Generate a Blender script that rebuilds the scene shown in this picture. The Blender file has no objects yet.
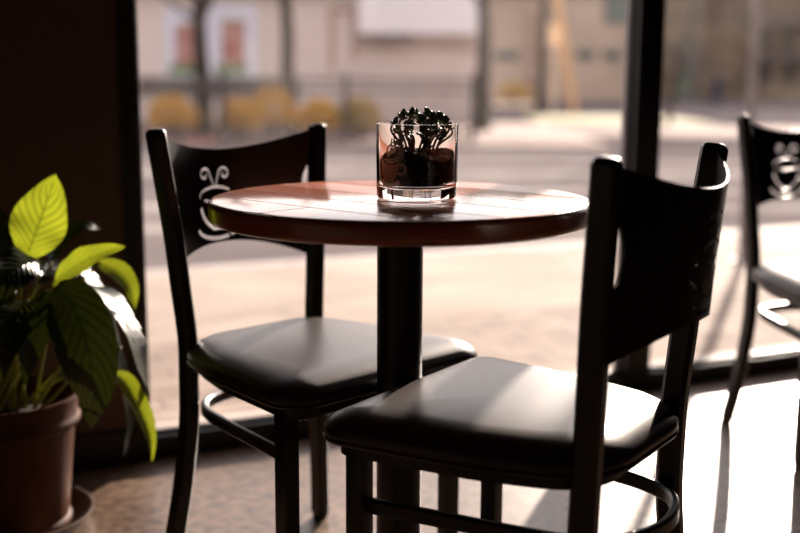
import bpy, bmesh, math, random
import numpy as np
from mathutils import Vector, Matrix

PI = math.pi
R = math.radians
SC = bpy.context.scene
COL = SC.collection

# ------------------------------------------------------------------ camera
CAM_H, PITCH, ROLL, FPX = 0.944, R(9.66), R(0.32), 1111.0
cam_data = bpy.data.cameras.new('camera')
cam_data.sensor_width = 36.0
cam_data.lens = 36.0 * FPX / 800.0
cam_data.clip_start = 0.05
cam_data.clip_end = 400
cam_data.dof.use_dof = True
cam_data.dof.focus_distance = 1.74
cam_data.dof.aperture_fstop = 1.8
cam_data.dof.aperture_blades = 0
cam = bpy.data.objects.new('camera', cam_data)
COL.objects.link(cam)
cam.matrix_world = (Matrix.Translation((0, 0, CAM_H)) @ Matrix.Rotation(PI / 2 - PITCH, 4, 'X')
                    @ Matrix.Rotation(ROLL, 4, 'Z'))
SC.camera = cam

# ------------------------------------------------------------------ sky, sun, exposure
world = bpy.data.worlds.new('sky')
SC.world = world
world.use_nodes = True
wn = world.node_tree
wn.nodes.clear()
w_out = wn.nodes.new('ShaderNodeOutputWorld')
w_bg = wn.nodes.new('ShaderNodeBackground')
w_tc = wn.nodes.new('ShaderNodeTexCoord')
w_sep = wn.nodes.new('ShaderNodeSeparateXYZ')
w_ramp = wn.nodes.new('ShaderNodeValToRGB')
w_ramp.color_ramp.elements[0].position = 0.0
w_ramp.color_ramp.elements[0].color = (1.25, 1.14, 1.06, 1)
w_ramp.color_ramp.elements[1].position = 0.7
w_ramp.color_ramp.elements[1].color = (0.66, 0.66, 0.74, 1)
wn.links.new(w_tc.outputs['Generated'], w_sep.inputs[0])
wn.links.new(w_sep.outputs['Z'], w_ramp.inputs['Fac'])
SUN_AZ, SUN_EL = R(20.0), R(17.0)          # azimuth of the sun measured from +Y towards +X
w_dot = wn.nodes.new('ShaderNodeVectorMath'); w_dot.operation = 'DOT_PRODUCT'
w_nrm = wn.nodes.new('ShaderNodeVectorMath'); w_nrm.operation = 'NORMALIZE'
w_dot.inputs[1].default_value = (math.sin(SUN_AZ) * math.cos(SUN_EL), math.cos(SUN_AZ) * math.cos(SUN_EL), math.sin(SUN_EL))
w_glow = wn.nodes.new('ShaderNodeMapRange'); w_glow.interpolation_type = 'SMOOTHSTEP'
w_glow.inputs['From Min'].default_value = 0.70
w_glow.inputs['From Max'].default_value = 1.0
w_glow.inputs['To Min'].default_value = 1.0
w_glow.inputs['To Max'].default_value = 2.1
w_mul = wn.nodes.new('ShaderNodeVectorMath'); w_mul.operation = 'SCALE'
wn.links.new(w_tc.outputs['Generated'], w_nrm.inputs[0])
wn.links.new(w_nrm.outputs[0], w_dot.inputs[0])
wn.links.new(w_dot.outputs['Value'], w_glow.inputs['Value'])
wn.links.new(w_ramp.outputs['Color'], w_mul.inputs[0])
wn.links.new(w_glow.outputs[0], w_mul.inputs['Scale'])
wn.links.new(w_mul.outputs[0], w_bg.inputs['Color'])
wn.links.new(w_bg.outputs[0], w_out.inputs[0])
w_bg.inputs['Strength'].default_value = 0.95

sun_data = bpy.data.lights.new('sun', 'SUN')
sun_data.energy = 8.3
sun_data.angle = R(0.8)
sun_data.color = (1.0, 0.88, 0.76)
sun = bpy.data.objects.new('sun', sun_data)
COL.objects.link(sun)
sun_dir = Vector((-math.sin(SUN_AZ) * math.cos(SUN_EL), -math.cos(SUN_AZ) * math.cos(SUN_EL), -math.sin(SUN_EL)))
sun.rotation_euler = sun_dir.to_track_quat('-Z', 'Y').to_euler()
sun.location = (3, 8, 6)

SC.view_settings.view_transform = 'Standard'
SC.view_settings.look = 'None'
SC.view_settings.exposure = 0.93
SC.view_settings.gamma = 1.0
SC.view_settings.use_curve_mapping = False
cy = SC.cycles
cy.max_bounces = 14
cy.diffuse_bounces = 3
cy.glossy_bounces = 5
cy.transmission_bounces = 12
cy.transparent_max_bounces = 16
cy.sample_clamp_indirect = 6.0
cy.caustics_reflective = True
cy.caustics_refractive = True
cy.blur_glossy = 0.6

# ------------------------------------------------------------------ materials
def mat(name, color=(0.5, 0.5, 0.5), rough=0.5, metal=0.0, spec=0.5, coat=0.0):
    m = bpy.data.materials.new(name)
    m.use_nodes = True
    b = m.node_tree.nodes['Principled BSDF']
    b.inputs['Base Color'].default_value = (*color, 1)
    b.inputs['Roughness'].default_value = rough
    b.inputs['Metallic'].default_value = metal
    b.inputs['Specular IOR Level'].default_value = spec
    b.inputs['Coat Weight'].default_value = coat
    return m

def nt(m):
    t = m.node_tree
    return t, t.nodes, t.links, t.nodes['Principled BSDF']

def noise_mix(m, c1, c2, scale=5.0, detail=4.0, lo=0.35, hi=0.65, coords='Object', stretch=(1, 1, 1), bump=0.0, bump_dist=0.002,
              rough=None):
    """colour varied by a noise; optional bump and roughness variation"""
    t, n, l, b = nt(m)
    tc = n.new('ShaderNodeTexCoord')
    mp = n.new('ShaderNodeMapping')
    mp.inputs['Scale'].default_value = stretch
    no = n.new('ShaderNodeTexNoise')
    no.inputs['Scale'].default_value = scale
    no.inputs['Detail'].default_value = detail
    rp = n.new('ShaderNodeValToRGB')
    rp.color_ramp.elements[0].position = lo
    rp.color_ramp.elements[0].color = (*c1, 1)
    rp.color_ramp.elements[1].position = hi
    rp.color_ramp.elements[1].color = (*c2, 1)
    l.new(tc.outputs[coords], mp.inputs[0])
    l.new(mp.outputs[0], no.inputs['Vector'])
    l.new(no.outputs['Fac'], rp.inputs[0])
    l.new(rp.outputs[0], b.inputs['Base Color'])
    if bump:
        bp = n.new('ShaderNodeBump')
        bp.inputs['Strength'].default_value = bump
        bp.inputs['Distance'].default_value = bump_dist
        l.new(no.outputs['Fac'], bp.inputs['Height'])
        l.new(bp.outputs[0], b.inputs['Normal'])
    if rough:
        mr = n.new('ShaderNodeMapRange')
        mr.inputs['To Min'].default_value = rough[0]
        mr.inputs['To Max'].default_value = rough[1]
        l.new(no.outputs['Fac'], mr.inputs['Value'])
        l.new(mr.outputs[0], b.inputs['Roughness'])
    return m

M = {}
M['black_steel'] = noise_mix(mat('black_steel', rough=0.34, spec=0.45), (0.006, 0.005, 0.005), (0.011, 0.009, 0.009), 40, rough=(0.28, 0.42))
M['vinyl'] = noise_mix(mat('vinyl', rough=0.36, spec=0.36), (0.022, 0.012, 0.010), (0.032, 0.018, 0.015), 260, 3, bump=0.25,
                       bump_dist=0.0006, rough=(0.30, 0.42))
M['foot_plastic'] = mat('foot_plastic', (0.10, 0.09, 0.085), 0.5)
M['base_iron'] = noise_mix(mat('base_iron', rough=0.45), (0.008, 0.007, 0.007), (0.016, 0.014, 0.013), 60)
M['frame_black'] = noise_mix(mat('frame_black', rough=0.4), (0.010, 0.009, 0.009), (0.016, 0.014, 0.013), 20)
M['skylit_grey'] = mat('skylit_grey', (0.30, 0.27, 0.28), 0.45)
M['wall_brown'] = noise_mix(mat('wall_brown', rough=0.8), (0.13, 0.078, 0.055), (0.16, 0.098, 0.07), 3)
M['room_dark'] = noise_mix(mat('room_dark', rough=0.85), (0.028, 0.019, 0.016), (0.035, 0.024, 0.019), 2)
M['ceiling_paint'] = noise_mix(mat('ceiling_paint', rough=0.9), (0.05, 0.04, 0.035), (0.06, 0.05, 0.045), 2)
M['baseboard_black'] = noise_mix(mat('baseboard_black', rough=0.5), (0.012, 0.010, 0.009), (0.02, 0.016, 0.014), 9)
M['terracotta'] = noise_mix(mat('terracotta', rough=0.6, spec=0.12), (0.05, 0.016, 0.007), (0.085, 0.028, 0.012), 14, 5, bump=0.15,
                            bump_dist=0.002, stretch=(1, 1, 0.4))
M['saucer_clay'] = noise_mix(mat('saucer_clay', rough=0.35), (0.10, 0.075, 0.06), (0.15, 0.11, 0.09), 12)
M['soil'] = noise_mix(mat('soil', rough=0.95, spec=0.2), (0.005, 0.003, 0.0025), (0.016, 0.008, 0.006), 160, 5, bump=1.0, bump_dist=0.004)
M['potting_soil'] = noise_mix(mat('potting_soil', rough=0.95, spec=0.2), (0.012, 0.008, 0.005), (0.04, 0.025, 0.016), 70, 5, bump=1.0, bump_dist=0.006)
M['bark'] = noise_mix(mat('bark', rough=0.9, spec=0.2), (0.028, 0.019, 0.016), (0.06, 0.044, 0.037), 6, stretch=(3, 3, 0.5), bump=0.5, bump_dist=0.02)

def glass_material(name, tint=(1, 1, 1), ior=1.46):
    m = bpy.data.materials.new(name)
    m.use_nodes = True
    n, l = m.node_tree.nodes, m.node_tree.links
    n.clear()
    o = n.new('ShaderNodeOutputMaterial')
    g = n.new('ShaderNodeBsdfGlass')
    g.inputs['IOR'].default_value = ior
    g.inputs['Roughness'].default_value = 0.0
    g.inputs['Color'].default_value = (*tint, 1)
    l.new(g.outputs[0], o.inputs[0])
    return m
M['clear_glass'] = glass_material('clear_glass', (0.985, 0.97, 0.965))

def pane_material():
    """thin window glass: clear, mirror-like at grazing angles, with a little dust and dried drops"""
    m = bpy.data.materials.new('window_glass')
    m.use_nodes = True
    n, l = m.node_tree.nodes, m.node_tree.links
    n.clear()
    o = n.new('ShaderNodeOutputMaterial')
    tr = n.new('ShaderNodeBsdfTransparent')
    tr.inputs[0].default_value = (0.95, 0.93, 0.92, 1)
    gl = n.new('ShaderNodeBsdfGlossy')
    gl.inputs['Roughness'].default_value = 0.0
    fr = n.new('ShaderNodeFresnel')
    geo = n.new('ShaderNodeNewGeometry')
    ior = n.new('ShaderNodeMapRange')           # the same reflectance from either side of the sheet
    ior.inputs['To Min'].default_value = 1.5
    ior.inputs['To Max'].default_value = 1 / 1.5
    l.new(geo.outputs['Backfacing'], ior.inputs[0])
    l.new(ior.outputs[0], fr.inputs[0])
    mx = n.new('ShaderNodeMixShader')
    l.new(fr.outputs[0], mx.inputs[0])
    l.new(tr.outputs[0], mx.inputs[1])
    l.new(gl.outputs[0], mx.inputs[2])
    dust = n.new('ShaderNodeBsdfTranslucent')
    dust.inputs[0].default_value = (0.9, 0.85, 0.8, 1)
    tc = n.new('ShaderNodeTexCoord')
    no = n.new('ShaderNodeTexNoise')
    no.inputs['Scale'].default_value = 2.2
    no.inputs['Detail'].default_value = 6
    vo = n.new('ShaderNodeTexVoronoi')
    vo.inputs['Scale'].default_value = 26
    lt = n.new('ShaderNodeMath'); lt.operation = 'LESS_THAN'; lt.inputs[1].default_value = 0.07
    mr = n.new('ShaderNodeMapRange')
    mr.inputs['From Min'].default_value = 0.42
    mr.inputs['From Max'].default_value = 0.75
    mr.inputs['To Min'].default_value = 0.0
    mr.inputs['To Max'].default_value = 0.018
    ml = n.new('ShaderNodeMath'); ml.operation = 'MULTIPLY_ADD'; ml.inputs[1].default_value = 0.10
    l.new(tc.outputs['Object'], no.inputs[0])
    l.new(tc.outputs['Object'], vo.inputs[0])
    l.new(no.outputs[0], mr.inputs[0])
    l.new(vo.outputs['Distance'], lt.inputs[0])
    l.new(lt.outputs[0], ml.inputs[0])
    l.new(mr.outputs[0], ml.inputs[2])
    m2 = n.new('ShaderNodeMixShader')
    l.new(ml.outputs[0], m2.inputs[0])
    l.new(mx.outputs[0], m2.inputs[1])
    l.new(dust.outputs[0], m2.inputs[2])
    l.new(m2.outputs[0], o.inputs[0])
    return m
M['pane'] = pane_material()

def wood_material():
    m = mat('table_wood', rough=0.2, spec=0.5, coat=0.45)
    t, n, l, b = nt(m)
    b.inputs['Coat Roughness'].default_value = 0.10
    tc = n.new('ShaderNodeTexCoord')
    mp = n.new('ShaderNodeMapping')
    mp.inputs['Rotation'].default_value = (0, 0, R(42))
    br = n.new('ShaderNodeTexBrick')
    br.offset = 0.5
    br.inputs['Scale'].default_value = 1.0
    br.inputs['Brick Width'].default_value = 8.0
    br.inputs['Row Height'].default_value = 0.10
    br.inputs['Mortar Size'].default_value = 0.0020
    br.inputs['Mortar Smooth'].default_value = 0.3
    br.inputs['Bias'].default_value = 0.0
    br.inputs['Color1'].default_value = (0.75, 0.22, 0.075, 1)
    br.inputs['Color2'].default_value = (0.44, 0.115, 0.04, 1)
    br.inputs['Mortar'].default_value = (0.03, 0.010, 0.006, 1)
    mp2 = n.new('ShaderNodeMapping')
    mp2.inputs['Scale'].default_value = (3.0, 60.0, 8.0)
    no = n.new('ShaderNodeTexNoise')
    no.inputs['Scale'].default_value = 1.0
    no.inputs['Detail'].default_value = 6
    no.inputs['Distortion'].default_value = 0.6
    rp = n.new('ShaderNodeValToRGB')
    rp.color_ramp.elements[0].position = 0.3
    rp.color_ramp.elements[0].color = (0.45, 0.36, 0.34, 1)
    rp.color_ramp.elements[1].position = 0.72
    rp.color_ramp.elements[1].color = (1.25, 1.15, 1.1, 1)
    mu = n.new('ShaderNodeMix'); mu.data_type = 'RGBA'; mu.blend_type = 'MULTIPLY'; mu.inputs[0].default_value = 1.0
    l.new(tc.outputs['Object'], mp.inputs[0])
    l.new(mp.outputs[0], br.inputs[0])
    l.new(mp.outputs[0], mp2.inputs[0])
    l.new(mp2.outputs[0], no.inputs[0])
    l.new(no.outputs[0], rp.inputs[0])
    l.new(br.outputs['Color'], mu.inputs[6])
    l.new(rp.outputs[0], mu.inputs[7])
    l.new(mu.outputs[2], b.inputs['Base Color'])
    bp = n.new('ShaderNodeBump'); bp.invert = True
    bp.inputs['Strength'].default_value = 0.5
    bp.inputs['Distance'].default_value = 0.0018
    sm = n.new('ShaderNodeMapRange'); sm.inputs['To Min'].default_value = 0.5; sm.inputs['To Max'].default_value = 0.0
    l.new(br.outputs['Fac'], sm.inputs[0]); l.new(sm.outputs[0], b.inputs['Specular IOR Level'])
    sc_ = n.new('ShaderNodeMapRange'); sc_.inputs['To Min'].default_value = 0.30; sc_.inputs['To Max'].default_value = 0.0
    l.new(br.outputs['Fac'], sc_.inputs[0]); l.new(sc_.outputs[0], b.inputs['Coat Weight'])
    l.new(br.outputs['Fac'], bp.inputs['Height'])
    # every board lies at its own slight tilt and polish
    sx = n.new('ShaderNodeSeparateXYZ')
    fl = n.new('ShaderNodeMath'); fl.operation = 'DIVIDE'; fl.inputs[1].default_value = 0.10
    fo = n.new('ShaderNodeMath'); fo.operation = 'FLOOR'
    wh = n.new('ShaderNodeTexWhiteNoise'); wh.noise_dimensions = '1D'
    rr = n.new('ShaderNodeMapRange'); rr.inputs['To Min'].default_value = 0.14; rr.inputs['To Max'].default_value = 0.34
    l.new(mp.outputs[0], sx.inputs[0]); l.new(sx.outputs['Y'], fl.inputs[0]); l.new(fl.outputs[0], fo.inputs[0])
    l.new(fo.outputs[0], wh.inputs['W']); l.new(wh.outputs['Value'], rr.inputs[0]); l.new(rr.outputs[0], b.inputs['Roughness'])
    bp2 = n.new('ShaderNodeBump'); bp2.inputs['Strength'].default_value = 0.25; bp2.inputs['Distance'].default_value = 0.0012
    n3 = n.new('ShaderNodeTexNoise'); n3.inputs['Scale'].default_value = 1.0; n3.inputs['Detail'].default_value = 3
    mp3 = n.new('ShaderNodeMapping'); mp3.inputs['Scale'].default_value = (1.2, 26.0, 1.0)
    l.new(mp.outputs[0], mp3.inputs[0]); l.new(mp3.outputs[0], n3.inputs[0]); l.new(n3.outputs[0], bp2.inputs['Height'])
    l.new(bp.outputs[0], bp2.inputs['Normal'])
    l.new(bp2.outputs[0], b.inputs['Normal']); l.new(bp2.outputs[0], b.inputs['Coat Normal'])
    return m
M['wood'] = wood_material()
M['edge_wood'] = noise_mix(mat('edge_wood', rough=0.3, coat=0.3), (0.22, 0.055, 0.028), (0.36, 0.10, 0.05), 5, 5, stretch=(1, 1, 12))

def floor_material():
    m = mat('polished_concrete', rough=0.34, spec=0.38)
    t, n, l, b = nt(m)
    tc = n.new('ShaderNodeTexCoord')
    def nz(sc, det, c1, c2, lo, hi):
        no = n.new('ShaderNodeTexNoise')
        no.inputs['Scale'].default_value = sc
        no.inputs['Detail'].default_value = det
        rp = n.new('ShaderNodeValToRGB')
        rp.color_ramp.elements[0].position = lo
        rp.color_ramp.elements[1].position = hi
        rp.color_ramp.elements[0].color = (*c1, 1)
        rp.color_ramp.elements[1].color = (*c2, 1)
        l.new(tc.outputs['Object'], no.inputs[0])
        l.new(no.outputs[0], rp.inputs[0])
        return no, rp
    n1, r1 = nz(3.0, 8, (0.125, 0.078, 0.052), (0.23, 0.152, 0.104), 0.35, 0.7)
    n2, r2 = nz(34.0, 7, (0.42, 0.38, 0.34), (1.2, 1.17, 1.12), 0.34, 0.60)
    mu = n.new('ShaderNodeMix'); mu.data_type = 'RGBA'; mu.blend_type = 'MULTIPLY'; mu.inputs[0].default_value = 1.0
    l.new(r1.outputs[0], mu.inputs[6])
    l.new(r2.outputs[0], mu.inputs[7])
    l.new(mu.outputs[2], b.inputs['Base Color'])
    mr = n.new('ShaderNodeMapRange')
    mr.inputs['To Min'].default_value = 0.30
    mr.inputs['To Max'].default_value = 0.50
    l.new(n1.outputs[0], mr.inputs[0])
    l.new(mr.outputs[0], b.inputs['Roughness'])
    bp = n.new('ShaderNodeBump')
    bp.inputs['Strength'].default_value = 0.12
    bp.inputs['Distance'].default_value = 0.001
    l.new(n2.outputs[0], bp.inputs['Height'])
    l.new(bp.outputs[0], b.inputs['Normal'])
    return m
M['floor'] = floor_material()

def brick_material(name, c1, c2, mortar, w, h, ms, rough=0.85, rot=0.0, noise_scale=3.0):
    m = mat(name, rough=rough, spec=0.05)
    t, n, l, b = nt(m)
    tc = n.new('ShaderNodeTexCoord')
    mp = n.new('ShaderNodeMapping')
    mp.inputs['Rotation'].default_value = (0, 0, rot)
    br = n.new('ShaderNodeTexBrick')
    br.inputs['Scale'].default_value = 1.0
    br.inputs['Brick Width'].default_value = w
    br.inputs['Row Height'].default_value = h
    br.inputs['Mortar Size'].default_value = ms
    br.inputs['Color1'].default_value = (*c1, 1)
    br.inputs['Color2'].default_value = (*c2, 1)
    br.inputs['Mortar'].default_value = (*mortar, 1)
    no = n.new('ShaderNodeTexNoise')
    no.inputs['Scale'].default_value = noise_scale
    no.inputs['Detail'].default_value = 6
    rp = n.new('ShaderNodeValToRGB')
    rp.color_ramp.elements[0].position = 0.35
    rp.color_ramp.elements[0].color = (0.78, 0.76, 0.75, 1)
    rp.color_ramp.elements[1].position = 0.65
    rp.color_ramp.elements[1].color = (1.05, 1.05, 1.05, 1)
    mu = n.new('ShaderNodeMix'); mu.data_type = 'RGBA'; mu.blend_type = 'MULTIPLY'; mu.inputs[0].default_value = 1.0
    l.new(tc.outputs['Object'], mp.inputs[0])
    l.new(mp.outputs[0], br.inputs[0])
    l.new(tc.outputs['Object'], no.inputs[0])
    l.new(no.outputs[0], rp.inputs[0])
    l.new(br.outputs['Color'], mu.inputs[6])
    l.new(rp.outputs[0], mu.inputs[7])
    l.new(mu.outputs[2], b.inputs['Base Color'])
    return m
M['pavers'] = brick_material('sidewalk_pavers', (0.40, 0.33, 0.28), (0.31, 0.25, 0.21), (0.22, 0.175, 0.15), 0.22, 0.11, 0.008, noise_scale=5)
M['sidewalk'] = brick_material('sidewalk_concrete', (0.43, 0.36, 0.30), (0.41, 0.34, 0.285), (0.30, 0.25, 0.21), 1.5, 1.5, 0.02, rot=R(-20), noise_scale=1.3)
M['sill_concrete'] = brick_material('sill_concrete', (0.58, 0.50, 0.45), (0.55, 0.47, 0.42), (0.2, 0.17, 0.15), 3.0, 0.105, 0.012, noise_scale=4)
M['kerb'] = noise_mix(mat('kerb_stone', rough=0.8), (0.36, 0.31, 0.28), (0.48, 0.42, 0.38), 4)
M['asphalt'] = noise_mix(mat('asphalt', rough=1.0, spec=0.0), (0.155, 0.132, 0.13), (0.215, 0.187, 0.18), 0.35, 5, stretch=(1, 2.5, 1))
M['far_asphalt'] = noise_mix(mat('far_asphalt', rough=1.0, spec=0.0), (0.105, 0.085, 0.09), (0.135, 0.12, 0.125), 0.2, 4)
M['gutter'] = noise_mix(mat('gutter_concrete', rough=0.95, spec=0.0), (0.19, 0.155, 0.14), (0.26, 0.21, 0.19), 2)
M['road_paint'] = noise_mix(mat('road_paint', rough=0.9, spec=0.0), (0.26, 0.235, 0.215), (0.40, 0.36, 0.33), 2.0, 5)
M['mulch'] = noise_mix(mat('mulch', rough=0.95), (0.15, 0.085, 0.07), (0.22, 0.155, 0.13), 1.5)
M['grass'] = noise_mix(mat('verge_grass', rough=0.9), (0.17, 0.17, 0.06), (0.28, 0.25, 0.11), 3)
M['render_pale'] = noise_mix(mat('pale_render', rough=0.9), (0.60, 0.50, 0.47), (0.68, 0.585, 0.55), 0.5)
M['render_beige'] = noise_mix(mat('beige_render', rough=0.9), (0.39, 0.30, 0.235), (0.48, 0.375, 0.30), 0.4)
M['render_tan'] = noise_mix(mat('tan_render', rough=0.9), (0.10, 0.07, 0.05), (0.24, 0.175, 0.12), 0.45, 4, stretch=(1, 1, 2.5), lo=0.3, hi=0.7)
M['white_board'] = noise_mix(mat('white_board', rough=0.6), (0.78, 0.74, 0.76), (0.86, 0.82, 0.84), 0.6)
M['dark_band'] = noise_mix(mat('dark_band', rough=0.7), (0.10, 0.08, 0.075), (0.16, 0.12, 0.11), 1)
M['brown_band'] = noise_mix(mat('brown_band', rough=0.7), (0.34, 0.20, 0.16), (0.42, 0.27, 0.22), 1)
M['poster_blue'] = noise_mix(mat('poster_blue', rough=0.6), (0.60, 0.61, 0.72), (0.72, 0.72, 0.80), 0.8)
M['poster_red'] = noise_mix(mat('poster_red', rough=0.6), (0.34, 0.12, 0.10), (0.50, 0.30, 0.27), 3.5)
M['poster_brown'] = mat('poster_brown', (0.36, 0.20, 0.15), 0.6)
M['poster_green'] = noise_mix(mat('poster_green', rough=0.6), (0.06, 0.13, 0.05), (0.22, 0.30, 0.14), 3)
M['teal_glass'] = mat('dark_teal_glass', (0.05, 0.085, 0.08), 0.2)
M['door_dark'] = noise_mix(mat('door_dark', rough=0.7), (0.055, 0.042, 0.038), (0.085, 0.07, 0.06), 1)
M['door_green'] = noise_mix(mat('door_green', rough=0.7), (0.05, 0.08, 0.055), (0.07, 0.10, 0.07), 1)
M['orange_paint'] = noise_mix(mat('orange_paint', rough=0.6), (0.62, 0.36, 0.16), (0.72, 0.44, 0.22), 1)
M['cream_paint'] = mat('cream_paint', (0.86, 0.70, 0.52), 0.5)
M['pole_grey'] = noise_mix(mat('pole_grey', rough=0.5), (0.16, 0.14, 0.14), (0.22, 0.19, 0.19), 6)
M['iron_fence'] = mat('iron_fence', (0.05, 0.042, 0.045), 0.6)
M['polished_steel'] = mat('polished_steel', (0.8, 0.8, 0.8), 0.12, metal=1.0)
M['navy'] = mat('navy_paint', (0.03, 0.03, 0.06), 0.7)

def leaf_material(name, top, under, vein, trans=0.45, rough=0.32):
    """leaf blade: v = distance from midrib, u = along; paler midrib and side veins"""
    m = mat(name, top, rough, spec=0.5)
    t, n, l, b = nt(m)
    uv = n.new('ShaderNodeUVMap')
    sp = n.new('ShaderNodeSeparateXYZ')
    l.new(uv.outputs[0], sp.inputs[0])
    # across: |v-0.5|
    s1 = n.new('ShaderNodeMath'); s1.operation = 'SUBTRACT'; s1.inputs[1].default_value = 0.5
    ab = n.new('ShaderNodeMath'); ab.operation = 'ABSOLUTE'
    l.new(sp.outputs['Y'], s1.inputs[0]); l.new(s1.outputs[0], ab.inputs[0])
    # side veins: sin(2pi*(9u - 5|v|))
    k1 = n.new('ShaderNodeMath'); k1.operation = 'MULTIPLY'; k1.inputs[1].default_value = 2 * PI * 10
    k2 = n.new('ShaderNodeMath'); k2.operation = 'MULTIPLY'; k2.inputs[1].default_value = 2 * PI * 6.0
    df = n.new('ShaderNodeMath'); df.operation = 'SUBTRACT'
    sn = n.new('ShaderNodeMath'); sn.operation = 'SINE'
    l.new(sp.outputs['X'], k1.inputs[0]); l.new(ab.outputs[0], k2.inputs[0])
    l.new(k1.outputs[0], df.inputs[0]); l.new(k2.outputs[0], df.inputs[1]); l.new(df.outputs[0], sn.inputs[0])
    rp = n.new('ShaderNodeValToRGB')
    rp.color_ramp.elements[0].position = 0.0
    rp.color_ramp.elements[0].color = (0, 0, 0, 1)
    rp.color_ramp.elements[1].position = 0.25
    rp.color_ramp.elements[1].color = (1, 1, 1, 1)
    mr = n.new('ShaderNodeMapRange')
    mr.inputs['From Min'].default_value = -1; mr.inputs['From Max'].default_value = 1
    l.new(sn.outputs[0], mr.inputs[0]); l.new(mr.outputs[0], rp.inputs[0])
    mid = n.new('ShaderNodeMath'); mid.operation = 'GREATER_THAN'; mid.inputs[1].default_value = 0.022
    l.new(ab.outputs[0], mid.inputs[0])
    mul = n.new('ShaderNodeMath'); mul.operation = 'MULTIPLY'
    l.new(rp.outputs[0], mul.inputs[0]); l.new(mid.outputs[0], mul.inputs[1])
    cm = n.new('ShaderNodeMix'); cm.data_type = 'RGBA'
    cm.inputs[6].default_value = (*vein, 1); cm.inputs[7].default_value = (*top, 1)
    l.new(mul.outputs[0], cm.inputs[0])
    l.new(cm.outputs[2], b.inputs['Base Color'])
    bp = n.new('ShaderNodeBump'); bp.inputs['Strength'].default_value = 0.7; bp.inputs['Distance'].default_value = 0.002
    l.new(mr.outputs[0], bp.inputs['Height']); l.new(bp.outputs[0], b.inputs['Normal'])
    tr = n.new('ShaderNodeBsdfTranslucent')
    cm2 = n.new('ShaderNodeMix'); cm2.data_type = 'RGBA'
    cm2.inputs[6].default_value = (under[0] * 0.45, under[1] * 0.5, under[2] * 0.5, 1); cm2.inputs[7].default_value = (*under, 1)
    l.new(mul.outputs[0], cm2.inputs[0])
    l.new(cm2.outputs[2], tr.inputs[0])
    mx = n.new('ShaderNodeMixShader'); mx.inputs[0].default_value = trans
    o = n['Material Output']
    l.new(b.outputs[0], mx.inputs[1]); l.new(tr.outputs[0], mx.inputs[2]); l.new(mx.outputs[0], o.inputs[0])
    return m
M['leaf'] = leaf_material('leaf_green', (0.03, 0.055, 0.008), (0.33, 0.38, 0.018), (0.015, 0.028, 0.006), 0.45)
M['leaf_shaded'] = leaf_material('leaf_shaded_green', (0.014, 0.022, 0.008), (0.035, 0.045, 0.004), (0.02, 0.024, 0.014), 0.09, 0.33)  # darker copy of the leaf, shade of the unlit blades in its colour
M['stem_green'] = mat('stem_green', (0.22, 0.22, 0.03), 0.5)
M['succulent_leaf'] = noise_mix(mat('succulent_leaf', rough=0.45), (0.055, 0.085, 0.035), (0.10, 0.14, 0.06), 90)
M['succulent_stem'] = noise_mix(mat('succulent_stem', rough=0.6), (0.16, 0.085, 0.05), (0.28, 0.16, 0.10), 60)
M['dry_leaf'] = mat('dry_leaf', (0.22, 0.05, 0.02), 0.6)
M['etched'] = mat('etched_print', (0.95, 0.80, 0.74), 0.8)
def _etched(m):
    t, n, l, b = nt(m)
    tr = n.new('ShaderNodeBsdfTranslucent'); tr.inputs[0].default_value = (1.0, 0.85, 0.78, 1)
    mx = n.new('ShaderNodeMixShader'); mx.inputs[0].default_value = 0.45
    l.new(b.outputs[0], mx.inputs[1]); l.new(tr.outputs[0], mx.inputs[2]); l.new(mx.outputs[0], n['Material Output'].inputs[0])
_etched(M['etched'])
M['petal_yellow'] = mat('petal_yellow', (0.85, 0.47, 0.02), 0.8)
M['petal_ochre'] = mat('petal_ochre', (0.60, 0.33, 0.04), 0.8)

# ------------------------------------------------------------------ mesh helpers
def finish(o, smooth=40):
    me = o.data
    if smooth:
        me.polygons.foreach_set('use_smooth', [True] * len(me.polygons))
        me.set_sharp_from_angle(angle=R(smooth))
    me.update()

def obj(name, bm, material, parent=None, smooth=40):
    me = bpy.data.meshes.new(name)
    bmesh.ops.recalc_face_normals(bm, faces=bm.faces)
    bm.to_mesh(me)
    bm.free()
    o = bpy.data.objects.new(name, me)
    if isinstance(material, (list, tuple)):
        for mm in material:
            me.materials.append(mm)
    else:
        me.materials.append(material)
    COL.objects.link(o)
    if parent is not None:
        o.parent = parent
    finish(o, smooth)
    return o

def tag(o, label=None, cat=None, group=None, kind=None):
    if label: o['label'] = label
    if cat: o['category'] = cat
    if group: o['group'] = group
    if kind: o['kind'] = kind
    return o

def thing(name, label, cat, loc=(0, 0, 0), rz=0.0, group=None):
    o = bpy.data.objects.new(name, None)
    COL.objects.link(o)
    o.location = loc
    o.rotation_euler = (0, 0, rz)
    o.empty_display_size = 0.1
    return tag(o, label, cat, group)

def copy_tree(o, parent=None):
    c = o.copy()
    COL.objects.link(c)
    if parent is not None:
        c.parent = parent
    for ch in list(o.children):
        copy_tree(ch, c)
    return c

def add_box(bm, x0, x1, y0, y1, z0, z1, bevel=0.0, mi=0):
    vs = [bm.verts.new((x, y, z)) for x in (x0, x1) for y in (y0, y1) for z in (z0, z1)]
    fs = [(0, 1, 3, 2), (4, 6, 7, 5), (0, 4, 5, 1), (2, 3, 7, 6), (0, 2, 6, 4), (1, 5, 7, 3)]
    faces = [bm.faces.new([vs[i] for i in f]) for f in fs]
    for f in faces: f.material_index = mi
    if bevel:
        ed = list({e for f in faces for e in f.edges})
        bmesh.ops.bevel(bm, geom=ed, offset=bevel, segments=2, profile=0.6, affect='EDGES')

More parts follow.
